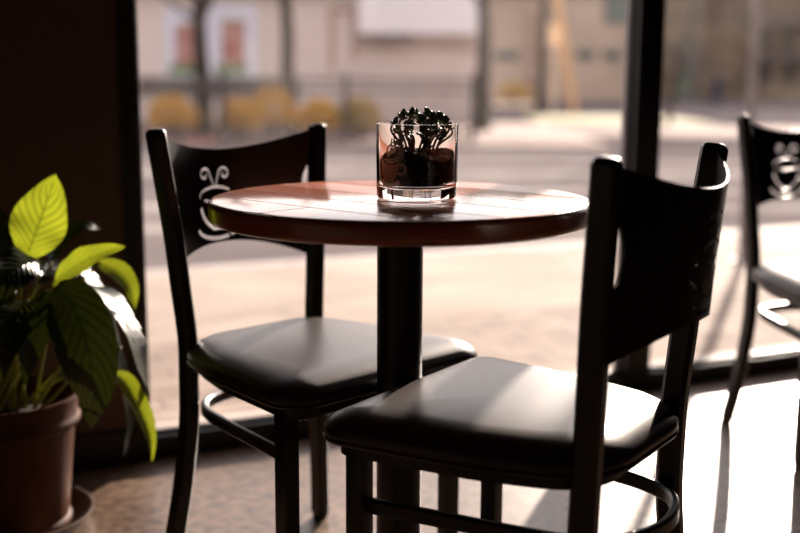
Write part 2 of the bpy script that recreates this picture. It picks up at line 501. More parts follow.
def catmull(pts, n=8):
    P = [Vector(p) for p in pts]
    P = [P[0] * 2 - P[1]] + P + [P[-1] * 2 - P[-2]]
    out = []
    for i in range(1, len(P) - 2):
        for k in range(n):
            t = k / n
            a, b, c, d = P[i - 1], P[i], P[i + 1], P[i + 2]
            out.append(0.5 * ((2 * b) + (c - a) * t + (2 * a - 5 * b + 4 * c - d) * t * t + (3 * b - a - 3 * c + d) * t ** 3))
    out.append(P[-2].copy())
    return out

def sweep(bm, path, section, up=Vector((0, 0, 1)), scales=None, closed=False, caps=True):
    """section: list of 2D points (side, up) carried along path"""
    n = len(path)
    rings = []
    for i, p in enumerate(path):
        if closed:
            d = path[(i + 1) % n] - path[i - 1]
        else:
            d = path[min(i + 1, n - 1)] - path[max(i - 1, 0)]
        d.normalize()
        side = d.cross(up)
        if side.length < 1e-5: side = Vector((1, 0, 0))
        side.normalize()
        u2 = side.cross(d).normalized()
        s = scales[i] if scales else 1.0
        rings.append([bm.verts.new(p + side * a * s + u2 * b * s) for a, b in section])
    m = len(section)
    for i in range(n if closed else n - 1):
        A, B = rings[i], rings[(i + 1) % n]
        for k in range(m):
            bm.faces.new((A[k], A[(k + 1) % m], B[(k + 1) % m], B[k]))
    if caps and not closed:
        bm.faces.new(rings[0][::-1])
        bm.faces.new(rings[-1])
    return rings

def circle(r, n=12):
    return [(r * math.cos(2 * PI * k / n), r * math.sin(2 * PI * k / n)) for k in range(n)]

def rect(a, b, c=0.004):
    """rectangle a x b with chamfered corners"""
    a, b = a / 2, b / 2
    return [(a, -b + c), (a, b - c), (a - c, b), (-a + c, b), (-a, b - c), (-a, -b + c), (-a + c, -b), (a - c, -b)]

def tube(bm, pts, r, n=10, up=Vector((0, 0, 1)), taper=None):
    pts = [Vector(p) for p in pts]
    sc = [1 + (taper - 1) * i / (len(pts) - 1) for i in range(len(pts))] if taper is not None else None
    d = (pts[-1] - pts[0])
    if abs(d.normalized().dot(up)) > 0.9: up = Vector((0.9, 0.1, 0.0))
    sweep(bm, pts, circle(r, n), up, sc)

def lathe(bm, prof, n=48, cx=0, cy_=0, closed=False):
    rings = []
    for r, z in prof:
        if r < 1e-6:
            rings.append([bm.verts.new((cx, cy_, z))])
        else:
            rings.append([bm.verts.new((cx + r * math.cos(2 * PI * k / n), cy_ + r * math.sin(2 * PI * k / n), z)) for k in range(n)])
    pairs = list(zip(rings[:-1], rings[1:]))
    if closed: pairs.append((rings[-1], rings[0]))
    for A, B in pairs:
        for k in range(n):
            k2 = (k + 1) % n
            if len(A) == 1 and len(B) == 1: continue
            if len(A) == 1: bm.faces.new((A[0], B[k2], B[k]))
            elif len(B) == 1: bm.faces.new((A[k], A[k2], B[0]))
            else: bm.faces.new((A[k], A[k2], B[k2], B[k]))

# pixel (u, v) of the photo at the depth Y: a point of the place
def spot(u, v, Y=None, z=None):
    a, b = u - 400.0, v - 266.5
    cr, sr = math.cos(ROLL), math.sin(ROLL)
    a, b = a * cr + b * sr, -a * sr + b * cr
    a, b = a / FPX, -b / FPX
    d = Vector((a, math.cos(PITCH) + b * math.sin(PITCH), -math.sin(PITCH) + b * math.cos(PITCH)))
    t = Y / d.y if Y is not None else (z - CAM_H) / d.z
    return Vector((0, 0, CAM_H)) + d * t

# signed-distance plate cutter ------------------------------------------------
def sdf_plate(x0, x1, z0, z1, step, field):
    """2-D mesh of the region where field < 0 on a regular grid: (verts, faces)"""
    nx, nz = int(round((x1 - x0) / step)), int(round((z1 - z0) / step))
    xs = np.linspace(x0, x1, nx + 1)
    zs = np.linspace(z0, z1, nz + 1)
    X, Z = np.meshgrid(xs, zs, indexing='ij')
    F = field(X, Z)
    F = np.where(np.abs(F) < 1e-7, 1e-7, F)
    verts, vid, faces = [], {}, []
    def node(i, j):
        k = ('n', i, j)
        if k not in vid:
            vid[k] = len(verts); verts.append((xs[i], zs[j]))
        return vid[k]
    def cross(i, j, i2, j2):
        k = ('e',) + ((i, j, i2, j2) if (i, j) < (i2, j2) else (i2, j2, i, j))
        if k not in vid:
            a, b = F[i, j], F[i2, j2]
            t = min(max(a / (a - b), 0.02), 0.98)
            vid[k] = len(verts)
            verts.append((xs[i] + (xs[i2] - xs[i]) * t, zs[j] + (zs[j2] - zs[j]) * t))
        return vid[k]
    for i in range(nx):
        for j in range(nz):
            c = [(i, j), (i + 1, j), (i + 1, j + 1), (i, j + 1)]
            ins = [F[p] < 0 for p in c]
            if not any(ins): continue
            poly = []
            for k in range(4):
                p, q = c[k], c[(k + 1) % 4]
                if ins[k]: poly.append(node(*p))
                if ins[k] != ins[(k + 1) % 4]: poly.append(cross(*p, *q))
            if len(poly) >= 3: faces.append(poly)
    return verts, faces

def seg_dist(X, Z, pts):
    d = np.full(X.shape, 1e3)
    for (ax, az), (bx, bz) in zip(pts[:-1], pts[1:]):
        vx, vz = bx - ax, bz - az
        L = vx * vx + vz * vz + 1e-12
        t = np.clip(((X - ax) * vx + (Z - az) * vz) / L, 0, 1)
        d = np.minimum(d, np.hypot(X - ax - t * vx, Z - az - t * vz))
    return d

def thick_sheet(bm, verts, faces, mapper, t):
    """extrude the 2-D mesh by thickness t along mapper's normal"""
    A, B = [], []
    for x, z in verts:
        p, nrm = mapper(x, z)
        A.append(bm.verts.new(p + nrm * t / 2)); B.append(bm.verts.new(p - nrm * t / 2))
    count = {}
    for f in faces:
        bm.faces.new([A[i] for i in f]); bm.faces.new([B[i] for i in f[::-1]])
        for a, b in zip(f, f[1:] + f[:1]):
            count[(a, b)] = 1
    for (a, b) in count:
        if (b, a) not in count:
            bm.faces.new((A[b], A[a], B[a], B[b]))

def arc(cx, cz, rx, rz, a0, a1, n=14):
    return [(cx + rx * math.cos(R(a0 + (a1 - a0) * k / n)), cz + rz * math.sin(R(a0 + (a1 - a0) * k / n))) for k in range(n + 1)]

def spiral(cx, cz, r0, r1, a0, a1, n=22):
    o = []
    for k in range(n + 1):
        t = k / n
        r = r0 + (r1 - r0) * t
        a = R(a0 + (a1 - a0) * t)
        o.append((cx + r * math.cos(a), cz + r * math.sin(a)))
    return o

# ------------------------------------------------------------------ room (built square to the window wall)
WALL_A = math.atan(0.47)                    # the window wall runs at this angle to the camera
ROOM = thing('room_origin', None, None, (0, 2.985, 0), WALL_A)
TR = Matrix.Translation((0, 2.985, 0)) @ Matrix.Rotation(WALL_A, 4, 'Z')
bpy.data.objects.remove(ROOM)
X0, X1, Y0, H = -2.0, 3.9, -5.2, 2.85       # room: along the wall, depth, height
S_L, S_M, S_R, W_TOP = -0.703, 0.79, 2.55, 1.78

def struct(name, bm, material, parent=None, local=True, smooth=30):
    o = obj(name, bm, material, parent, smooth)
    if parent is None:
        if local: o.matrix_world = TR.copy()
        o['kind'] = 'structure'
    return o

bm = bmesh.new(); add_box(bm, X0 - .15, X1 + .15, Y0 - .15, 0.03, -0.20, 0.0); struct('floor', bm, M['floor'])
bm = bmesh.new(); add_box(bm, X0 - .15, X1 + .15, Y0 - .15, 0.15, H, H + .2); struct('ceiling', bm, M['ceiling_paint'])
bm = bmesh.new(); add_box(bm, X0 - .15, X0, Y0, 0.0, 0.0, H); struct('wall_left', bm, M['room_dark'])
bm = bmesh.new(); add_box(bm, X1, X1 + .15, Y0, 0.0, 0.0, H); struct('wall_right', bm, M['room_dark'])
bm = bmesh.new(); add_box(bm, X0 - .15, X1 + .15, Y0 - .15, Y0, 0.0, H); struct('wall_back', bm, M['room_dark'])
bm = bmesh.new()
add_box(bm, X0 - .15, S_L - .035, -0.03, 0.15, 0.0, H)
add_box(bm, S_R + .035, X1 + .15, -0.03, 0.15, 0.0, H)
add_box(bm, S_L - .035, S_R + .035, -0.03, 0.15, W_TOP + .04, H)  # unseen wall over the window, brought low to limit the sunlit floor
struct('wall_front', bm, M['wall_brown'])
bm = bmesh.new(); add_box(bm, X0, S_L - .004, -0.045, -0.0301, 0.0, 0.085, 0.003); struct('baseboard_front', bm, M['baseboard_black'])
bm = bmesh.new(); add_box(bm, S_L - .042, S_L - .0355, -0.040, -0.0301, 0.086, W_TOP, 0.001); struct('trim_1', bm, M['frame_black'])

def window(name, s0, s1, w0, w1):
    """frame with black members s0..s1 (their widths w0, w1), pane in the middle of the depth"""
    bm = bmesh.new()
    d0, d1 = -0.032, 0.033
    add_box(bm, s0, s0 + w0, d0, d1, 0.0, W_TOP + .04, 0.002)
    add_box(bm, s1 - w1, s1, d0, d1, 0.0, W_TOP + .04, 0.002)
    add_box(bm, s0 + w0, s1 - w1, d0, d1, 0.0, 0.055, 0.002)
    add_box(bm, s0 + w0, s1 - w1, d0, d1, W_TOP - .02, W_TOP + .04, 0.002)
    o = struct(name, bm, M['frame_black'])
    bm = bmesh.new(); add_box(bm, s0 + w0 + .0005, s1 - w1 - .0005, 0.001, 0.005, 0.0555, W_TOP - .0205)
    p = obj('window_glass', bm, M['pane'], o, 0)
    bm = bmesh.new()
    a, b = s0 + w0, s1 - w1
    g = 0.010
    for (x0, x1, z0, z1) in ((a, a + g, .055, W_TOP - .02), (b - g, b, .055, W_TOP - .02), (a + g, b - g, .055, .055 + g)):
        add_box(bm, x0, x1, -0.010, 0.0, z0, z1, 0.001)
    obj('gasket', bm, M['frame_black'], o)
    bm = bmesh.new()
    for (x0, x1, z0, z1) in ((a, a + g, .055, W_TOP - .02), (b - g, b, .055, W_TOP - .02)):
        add_box(bm, x0, x1, 0.012, 0.026, z0, z1, 0.001)
    obj('skylit_strip', bm, M['skylit_grey'], o)  # skylight on the frame's outer side, put in as a grey strip
    return o
window('window_1', S_L - .035, S_M, 0.035, 0.045)
window('window_2', S_M, S_R + .035, 0.045, 0.035)

# ------------------------------------------------------------------ outside ground
bm = bmesh.new(); add_box(bm, -6, 12, 0.034, 0.27, -0.25, -0.004, 0.006); struct('trim_2', bm, M['sill_concrete'])
bm = bmesh.new(); add_box(bm, -9, 16, 0.2705, 1.25, -0.25, -0.020); struct('ground_paver_strip', bm, M['pavers'])
bm = bmesh.new(); add_box(bm, -9, 16, 1.2505, 2.70, -0.25, -0.022); struct('ground_sidewalk', bm, M['sidewalk'])
bm = bmesh.new(); add_box(bm, -9, 16, 2.7005, 2.85, -0.25, -0.022, 0.01); struct('ground_kerb', bm, M['kerb'])
bm = bmesh.new(); add_box(bm, -9, 16, 2.8505, 3.02, -0.25, -0.076, 0.004); struct('ground_gutter', bm, M['gutter'])
bm = bmesh.new()
add_box(bm, -60, 90, 3.0, 18, -0.6, -0.08); struct('ground_road', bm, M['asphalt'], local=False)
bm = bmesh.new()
add_box(bm, -60, 90, 18.001, 120, -0.6, -0.08); struct('ground_far_road', bm, M['far_asphalt'], local=False)
bm = bmesh.new(); add_box(bm, -60, 3.2, 16.6, 24.999, -0.079, -0.05, 0.01); struct('ground_planting_bed', bm, M['mulch'], local=False)
bm = bmesh.new(); add_box(bm, 3.21, 9.0, 19.5, 24, -0.079, -0.06, 0.01); struct('ground_tree_bed', bm, M['mulch'], local=False)
bm = bmesh.new(); add_box(bm, 3.21, 7.2, 25, 31, -0.079, -0.06, 0.01); struct('ground_verge', bm, M['grass'], local=False)

# painted bars of the crossing
bars = [(7.3, -6, 9, .30, .35), (8.6, -7, 12, .45, .35), (10.2, .5, 14, .45, .30), (11.9, -8, 12, .8, .10), (13.6, -2, 16, .5, .25)]
for i, (y, xa, xb, w, sl) in enumerate(bars):
    bm = bmesh.new()
    a, b = Vector((xa, y + (xa) * 0.0, -0.0795)), Vector((xb, y + (xb - xa) * 0.02 * sl * 4, -0.0795))
    sweep(bm, [a, b], [(w / 2, -.0005), (w / 2, .003), (-w / 2, .003), (-w / 2, -.0005)])
    o = obj('crossing_stripe', bm, M['road_paint'])
    tag(o, None, 'road marking', 'painted white bars of the crossing')
    o['label'] = ['painted road bar nearest the kerb', 'second painted road bar from the kerb', 'painted road bar in the middle of the carriageway, short on its left',
                  'broadest painted road bar, beyond the middle of the road', 'farthest painted road bar, nearest the fence'][i]

# ------------------------------------------------------------------ chair
post_sec = rect(0.028, 0.038, 0.006)

def post_center(sgn, z):
    """rear post centre line (forward, lateral) at height z"""
    zs = [0.0, 0.16, 0.32, 0.46, 0.66, 0.850]
    xs = [-0.030, -0.006, 0.004, 0.000, -0.012, -0.030]
    ys = [0.193, 0.171, 0.157, 0.155, 0.172, 0.193]
    return float(np.interp(z, zs, xs)), sgn * float(np.interp(z, zs, ys))

def rounded_outline(corners, n=10):
    """closed outline from (x, y, r) corners with circular fillets, evenly resampled"""
    pts = []
    m = len(corners)
    for i in range(m):
        p = Vector(corners[i][:2]); a = Vector(corners[i - 1][:2]); b = Vector(corners[(i + 1) % m][:2]); r = corners[i][2]
        d1, d2 = (a - p).normalized(), (b - p).normalized()
        ang = d1.angle(d2)
        t = r / math.tan(ang / 2)
        s, e = p + d1 * t, p + d2 * t
        c = p + (d1 + d2).normalized() * (r / math.sin(ang / 2))
        a0 = math.atan2(s.y - c.y, s.x - c.x); a1 = math.atan2(e.y - c.y, e.x - c.x)
        while a1 - a0 > PI: a1 -= 2 * PI
        while a1 - a0 < -PI: a1 += 2 * PI
        for k in range(n + 1):
            q = a0 + (a1 - a0) * k / n
            pts.append(Vector((c.x + r * math.cos(q), c.y + r * math.sin(q))))
    L = [0.0]
    for i in range(len(pts)): L.append(L[-1] + (pts[(i + 1) % len(pts)] - pts[i]).length)
    N = 96
    out = []
    for k in range(N):
        s = L[-1] * k / N
        j = max(i for i in range(len(pts)) if L[i] <= s + 1e-9)
        seg = L[j + 1] - L[j]
        out.append(pts[j].lerp(pts[(j + 1) % len(pts)], (s - L[j]) / seg if seg > 1e-9 else 0))
    return out

SEAT = rounded_outline([(0.406, -0.241, 0.055), (0.406, 0.241, 0.055), (0.15, 0.212, 0.25), (-0.028, 0.162, 0.120), (-0.028, -0.162, 0.120), (0.15, -0.212, 0.25)])

def ring_offset(outline, d, z):
    """outline moved inwards by d, at height z (a number or a function of x, y)"""
    n = len(outline)
    res = []
    for i, p in enumerate(outline):
        tdir = (outline[(i + 1) % n] - outline[i - 1]).normalized()
        nrm = Vector((-tdir.y, tdir.x))
        q = p + nrm * d
        res.append(Vector((q.x, q.y, z)))
    return res

def loft(bm, rings, cap=True):
    V = [[bm.verts.new(p) for p in r] for r in rings]
    n = len(V[0])
    for A, B in zip(V[:-1], V[1:]):
        for k in range(n):
            bm.faces.new((A[k], A[(k + 1) % n], B[(k + 1) % n], B[k]))
    if cap:
        bm.faces.new(V[0][::-1]); bm.faces.new(V[-1])

def back_panel_mesh():
    ZB, ZT = 0.565, 0.845
    HW = 0.183
    zc = 0.71
    strokes = []
    ex = 0.020                                      # emblem axis, towards the sitter's right
    # steam: two stems that part and curl outwards
    sL = [(-0.001, 0.012), (-0.003, 0.022), (-0.0075, 0.032)] + spiral(-0.0215, 0.034, 0.0135, 0.0040, 8, 375)
    sR = [(-p[0], p[1]) for p in sL]
    z_rim = 0.720
    strokes += [([(-ex + a - .003, z_rim + b) for a, b in sL], .0023), ([(-ex + a + .003, z_rim + b) for a, b in sR], .0023)]
    # cup: rim arcs, bowl sides, base, handle, saucer
    strokes += [([(-ex + a, z_rim + b) for a, b in arc(0, -0.008, 0.041, 0.017, 35, 190)], .0023),
                ([(-ex + a, z_rim + b) for a, b in arc(0, -0.010, 0.036, 0.010, 215, 340)], .0019),
                ([(-ex + a, z_rim + b) for a, b in arc(0.002, -0.022, 0.042, 0.050, 192, 250)], .0038),
                ([(-ex + a, z_rim + b) for a, b in arc(0, -0.022, 0.042, 0.050, 292, 350)], .0026),
                ([(-ex + a, z_rim + b) for a, b in arc(0.049, -0.032, 0.018, 0.016, 120, -110)], .0026),
                ([(-ex + a, z_rim + b) for a, b in arc(0.0, -0.070, 0.050, 0.022, 188, 300)], .0034),
                ([(-ex + a, z_rim + b) for a, b in arc(0.0, -0.070, 0.050, 0.022, 312, 352)], .0026),
                ([(-ex - 0.012, z_rim - 0.073), (-ex + 0.014, z_rim - 0.073)], .0024)]
    def field(X, Z):
        u = X / HW
        top = 0.840 - 0.037 * (1 - np.abs(u) ** 2.0)
        bot = 0.572 + 0.048 * (1 - np.abs(u) ** 2.2)
        f = np.maximum(Z - top, bot - Z)
        # side edge with a lens-shaped notch at mid height
        notch = HW - 0.018 * np.clip(1 - ((Z - 0.724) / 0.056) ** 2, 0, 1)
        side = np.interp(Z, [0.56, 0.85], [-0.014, 0.000])     # follows the splayed post
        f = np.maximum(f, np.abs(X) - (notch + side))
        for pts, w in strokes:
            f = np.maximum(f, w - seg_dist(X, Z, pts))
        return f
    v, fc = sdf_plate(-0.192, 0.192, 0.560, 0.858, 0.0017, field)
    def mapper(x, z):
        u = x / HW
        px, _ = post_center(1, z)
        fx = px - 0.006 - 0.070 * (1 - u * u)
        d = Vector((0.070 * 2 * u / HW, 1.0, 0)).normalized()     # tangent
        nrm = Vector((d.y, -d.x, 0))
        return Vector((fx, x, z)), nrm
    bm = bmesh.new()
    thick_sheet(bm, v, fc, mapper, 0.003)
    return bm

def make_chair():
    t = thing('cafe_chair', 'x', 'chair')
    # cushion: rolled edge and low dome
    prof = [(0.010, 0.4195), (0.002, 0.422), (-0.003, 0.429), (-0.003, 0.437), (0.002, 0.4445), (0.012, 0.4525), (0.028, 0.460), (0.048, 0.4655)]
    rings = [ring_offset(SEAT, d, z) for d, z in prof]
    cen = Vector((0.18, 0, 0))
    base = rings[-1]
    for k in range(1, 10):
        s = 1 - k / 10
        bl = (1 - s) ** 0.7                      # towards a plain oval, so no crease runs from the corners
        ring = []
        for p in base:
            q = Vector((p.x - cen.x, p.y))
            ov = q.normalized() * (0.185 if k else 0)
            q = q.lerp(ov, bl) * s
            ring.append(Vector((cen.x + q.x, q.y, 0.4655 + 0.0075 * (1 - s * s))))
        rings.append(ring)
    bm = bmesh.new(); loft(bm, rings); seat = obj('seat_cushion', bm, M['vinyl'], t, 60)
    bm = bmesh.new(); sweep(bm, ring_offset(SEAT, -0.001, 0.4235), circle(0.0035, 6), closed=True); obj('piping', bm, M['vinyl'], seat)
    # steel frame under the cushion
    bm = bmesh.new()
    ro, ri = ring_offset(SEAT, 0.022, 0.0), ring_offset(SEAT, 0.044, 0.0)
    n = len(ro)
    V = [[bm.verts.new((p.x, p.y, z)) for p in r] for r, z in ((ro, .397), (ro, .419), (ri, .419), (ri, .397))]
    for a in range(4):
        A, B = V[a], V[(a + 1) % 4]
        for k in range(n): bm.faces.new((A[k], A[(k + 1) % n], B[(k + 1) % n], B[k]))
    obj('seat_frame', bm, M['black_steel'], t)
    # posts and legs
    for sgn in (1, -1):
        bm = bmesh.new()
        zs = [0.012, 0.10, 0.20, 0.30, 0.38, 0.46, 0.56, 0.66, 0.76, 0.841]
        pts = catmull([(post_center(sgn, z)[0], post_center(sgn, z)[1], z) for z in zs], 4)
        sc = [1.0] * len(pts)
        d = (pts[-1] - pts[-2]).normalized()
        pts.append(pts[-1] + d * 0.006); sc.append(0.86); pts.append(pts[-1] + d * 0.003); sc.append(0.6)
        sweep(bm, pts, post_sec, Vector((1, 0, 0)), sc)
        p = obj('rear_post', bm, M['black_steel'], t)
        bm = bmesh.new()
        x, y = post_center(sgn, 0.0)
        lathe(bm, [(0.0, 0.0), (0.015, 0.0), (0.017, 0.003), (0.017, 0.0118), (0.0, 0.0118)], 16, x, y); obj('foot_cap', bm, M['foot_plastic'], p)
    for sgn in (1, -1):
        bm = bmesh.new()
        add_box(bm, 0.329, 0.359, sgn * 0.197 - 0.015, sgn * 0.197 + 0.015, 0.012, 0.418, 0.003)
        p = obj('front_leg', bm, M['black_steel'], t)
        bm = bmesh.new()
        lathe(bm, [(0.0, 0.0), (0.015, 0.0), (0.017, 0.003), (0.017, 0.0118), (0.0, 0.0118)], 16, 0.344, sgn * 0.197); obj('foot_cap', bm, M['foot_plastic'], p)
    # hoop stretcher
    bm = bmesh.new()
    pts = [(0.335, -0.186, .318), (0.22, -0.170, .318), (0.10, -0.152, .318), (0.03, -0.136, .318), (-0.018, -0.106, .318), (-0.045, -0.055, .318), (-0.054, 0, .318)]
    pts = pts + [(a, -b, c_) for a, b, c_ in pts[-2::-1]]
    sweep(bm, catmull(pts, 5), rect(0.014, 0.024, 0.004)); obj('hoop_stretcher', bm, M['black_steel'], t)
    obj('back_panel', back_panel_mesh(), M['black_steel'], t, 35)
    return t

chair_a = make_chair()
chair_a.location = (-0.287, 2.138, 0)
chair_a.rotation_euler = (0, 0, R(-45.3))
chair_a['label'] = 'black cafe chair left of the round table, its back to the window'
chair_a['group'] = 'black cafe chairs with a coffee cup cut in the back'
chair_b = copy_tree(chair_a)
chair_b.location = (0.337, 1.529, 0)
chair_b.rotation_euler = (0, 0, R(145.4))
chair_b['label'] = 'nearest black cafe chair, seen from behind its curved back, seat under the table edge'
chair_c = copy_tree(chair_a)
chair_c.location = (1.106, 2.995, 0)
chair_c.rotation_euler = (0, 0, R(-77.3))
chair_c['label'] = 'black cafe chair at the far right, cut off by the picture edge'

# ------------------------------------------------------------------ table
TX, TY, TZ, TR_ = 0.0, 1.786, 0.7535, 0.307
tb = thing('round_table', 'round reddish wooden cafe table with a glossy plank top on one black column', 'table', (TX, TY, 0))
bm = bmesh.new()
th = 0.036
prof = [(0.0, TZ - th)] + [(TR_ - 0.010, TZ - th), (TR_ - 0.004, TZ - th + .002), (TR_ - 0.0005, TZ - th + .006), (TR_, TZ - th + 0.012), (TR_, TZ - 0.010), (TR_ - .0012, TZ - .005), (TR_ - .004, TZ - .0016), (TR_ - .009, TZ), (0.0, TZ)]
lathe(bm, prof, 160)
for f in bm.faces:
    f.material_index = 0 if f.calc_center_median().z > TZ - 0.003 else 1
obj('table_top', bm, [M['wood'], M['edge_wood']], tb)
bm = bmesh.new(); lathe(bm, [(0.0, 0.03), (0.0375, 0.03), (0.0375, TZ - th - .007), (0.0, TZ - th - .007)], 48); obj('column', bm, M['black_steel'], tb, 50)
bm = bmesh.new(); lathe(bm, [(0.0, TZ - th - .0068), (0.11, TZ - th - .0068), (0.11, TZ - th - .0002), (0.0, TZ - th - .0002)], 40); obj('mounting_plate', bm, M['base_iron'], tb)
bm = bmesh.new(); lathe(bm, [(0.0, 0.0), (0.225, 0.0), (0.228, 0.008), (0.21, 0.016), (0.10, 0.026), (0.06, 0.034), (0.0, 0.034)], 64); obj('base', bm, M['base_iron'], tb)

# ------------------------------------------------------------------ glass planter with succulent
GX, GY, GZ = 0.0260, 1.766, TZ + 0.0004
GR, GH = 0.0640, 0.119
gp = thing('glass_planter', 'clear glass tumbler planter filled with dark soil standing on the round table', 'planter', (GX, GY, GZ))
bm = bmesh.new()
wl = 0.0022
prof = [(0.0, 0.0012), (0.045, 0.0012), (0.047, 0.0), (GR - .006, 0.0), (GR - .002, .0015), (GR, .006), (GR + .0002, 0.02), (GR + .0012, GH - .002), (GR + .0008, GH - .0004), (GR - .001, GH),
        (GR + .0012 - wl, GH - .001), (GR + .001 - wl, GH - .004), (GR - wl, 0.030), (GR - wl - .003, 0.022), (GR - wl - .012, 0.0185), (0.0, 0.0175)]
lathe(bm, prof, 96)
obj('tumbler', bm, M['clear_glass'], gp, 60)

rnd = random.Random(5)
bm = bmesh.new()
sr = GR - wl - .0012
prof = [(0.0, 0.0182), (sr - .012, 0.0192), (sr - .0034, 0.0228), (sr - .0008, 0.0305), (sr - .0002, 0.050), (sr - .0002, 0.066), (sr - .006, 0.069), (sr * .66, 0.070), (sr * .33, 0.068), (0.0, 0.067)]
lathe(bm, prof, 72)
for v in bm.verts:
    if v.co.z > 0.06:
        a = math.atan2(v.co.y, v.co.x)
        v.co.z += 0.0035 * math.sin(3 * a + 1) + rnd.uniform(-.0018, .0018) - (0.006 if v.co.x < -0.02 else 0.0)
soil = obj('soil', bm, M['soil'], gp)

def etched_emblem():
    """frosted cup with handle, saucer and steam wrapped on the glass"""
    def ell(X, Z, cx, cz, rx, rz):
        return (np.hypot((X - cx) / rx, (Z - cz) / rz) - 1) * min(rx, rz)
    def field(X, Z):
        X = X / 1.15; Z = (Z - .030) / 1.15 + .030
        w = 0.0145
        bowl = np.maximum(np.maximum(Z - 0.056, ell(X, Z, 0, 0.0565, w, 0.028)), 0.031 - Z)
        rim = ell(X, Z, 0, 0.057, w + .0002, 0.0048)
        cup = np.minimum(bowl, rim)
        coffee = ell(X, Z, 0.0005, 0.0572, w - .0030, 0.0026)
        cup = np.maximum(cup, -np.maximum(np.abs(coffee) - .0006, -1))
        # dark crescent on the left of the bowl
        cres = seg_dist(X, Z, arc(0.001, 0.052, 0.0105, 0.018, 195, 255)) - .0009
        cup = np.maximum(cup, -cres)
        handle = seg_dist(X, Z, arc(w + .003, 0.048, 0.0072, 0.0065, 125, -125)) - .0015
        sauc = np.maximum(ell(X, Z, 0, 0.0305, 0.0165, 0.0062), -(ell(X, Z, 0, 0.0345, 0.0120, 0.0050)))
        s1 = seg_dist(X, Z, [(-.002, .066), (.001, .069), (.006, .071), (.0085, .074), (.007, .078), (.003, .079)]) - .0017
        s2 = seg_dist(X, Z, [(-.001, .069), (-.005, .072), (-.003, .077), (.003, .082), (.004, .088)]) - .0011
        f = np.minimum(np.minimum(cup, handle), np.minimum(np.maximum(sauc, -(bowl - .0012)), np.minimum(s1, s2)))
        return f
    v, f = sdf_plate(-0.022, 0.034, 0.020, 0.100, 0.0006, field)
    a0 = R(-131)
    rr = GR + .0016
    def mapper(x, z):
        a = a0 + x / rr
        nrm = Vector((math.cos(a), math.sin(a), 0))
        return nrm * rr + Vector((0, 0, z)), nrm
    bm = bmesh.new()
    thick_sheet(bm, v, f, mapper, 0.0003)
    return bm
obj('cup_emblem', etched_emblem(), M['etched'], gp, 40)

sc_t = thing('succulent', 'small dark green branching succulent growing out of the glass planter', 'plant', (GX, GY, GZ + .064))
tips = [(-0.0347, -.018, 0.058, .9), (-0.0225, .002, 0.068, 1.1), (-0.0092, -.010, 0.071, 1.1), (0.0061, -.004, 0.061, 1.2), (0.0163, .006, 0.071, 1.1), (0.0244, -.016, 0.066, 1.1),
        (0.0357, -.004, 0.065, 1.1), (0.0438, -.012, 0.061, 1.0), (-0.0306, .012, 0.040, 1.0), (-0.0286, -.024, 0.025, 1.0), (-0.0327, -.010, 0.009, .9), (0.0081, -.024, 0.043, 1.0),
        (-0.0123, -.024, 0.051, 1.0), (0.0204, .020, 0.053, 1.0), (-0.0031, .020, 0.069, 1.0), (0.0499, .004, 0.048, .9), (-0.0184, -.028, 0.007, .8), (0.0326, .016, 0.061, 1.0), (0.0142, -.026, 0.022, .9)]
bs, bl = bmesh.new(), bmesh.new()
def petal(bm, base, d, L, w):
    """one fat little leaf"""
    d = d.normalized()
    s = d.cross(Vector((0.1, 0.2, 1))).normalized(); u = s.cross(d)
    rings = []
    for t, r in ((0.0, .35), (.35, .9), (.7, 1.0), (.93, .6), (1.0, .12)):
        rings.append([base + d * L * t + (s * math.cos(q) * w + u * math.sin(q) * w * .5) * r for q in [k * PI / 3 for k in range(6)]])
    loft(bm, rings)
for i, (x, y, z, s) in enumerate(tips):
    bx, by = x * .62 + rnd.uniform(-.004, .004), y * .6
    out = 0.012 * (1 if x > 0 else -1)
    p0, p3 = Vector((bx, by, 0.002)), Vector((x, y, z))
    p1 = Vector((bx + out * .5, by, z * .35)); p2 = Vector((x + out * .55, y, z * .72))
    tube(bs, catmull([p0, p1, p2, p3], 4), .0021, 6, taper=.8)
    ax = (p3 - p2).normalized()
    for k in range(13):
        q = k * 2.4
        el = 0.25 + 0.75 * (k / 12)
        d = Vector((math.cos(q), math.sin(q), 0)) * (1.1 - el) + ax * el
        petal(bl, p3 - ax * (.007 * (1 - k / 12)), d, 0.0095 * s, .0034 * s)
    for k in range(7):                                   # a few leaves lower on the stem
        pm = p1.lerp(p3, .15 + .11 * k)
        petal(bl, pm, Vector((rnd.uniform(-1, 1), rnd.uniform(-1, 1), .5)), .009 * s, .0036 * s)
obj('stems', bs, M['succulent_stem'], sc_t)
obj('leaves', bl, M['succulent_leaf'], sc_t)
bm = bmesh.new(); petal(bm, Vector((-.008, -.026, .004)), Vector((.05, .1, 1)), .030, .0042); obj('dry_leaf', bm, M['dry_leaf'], sc_t)

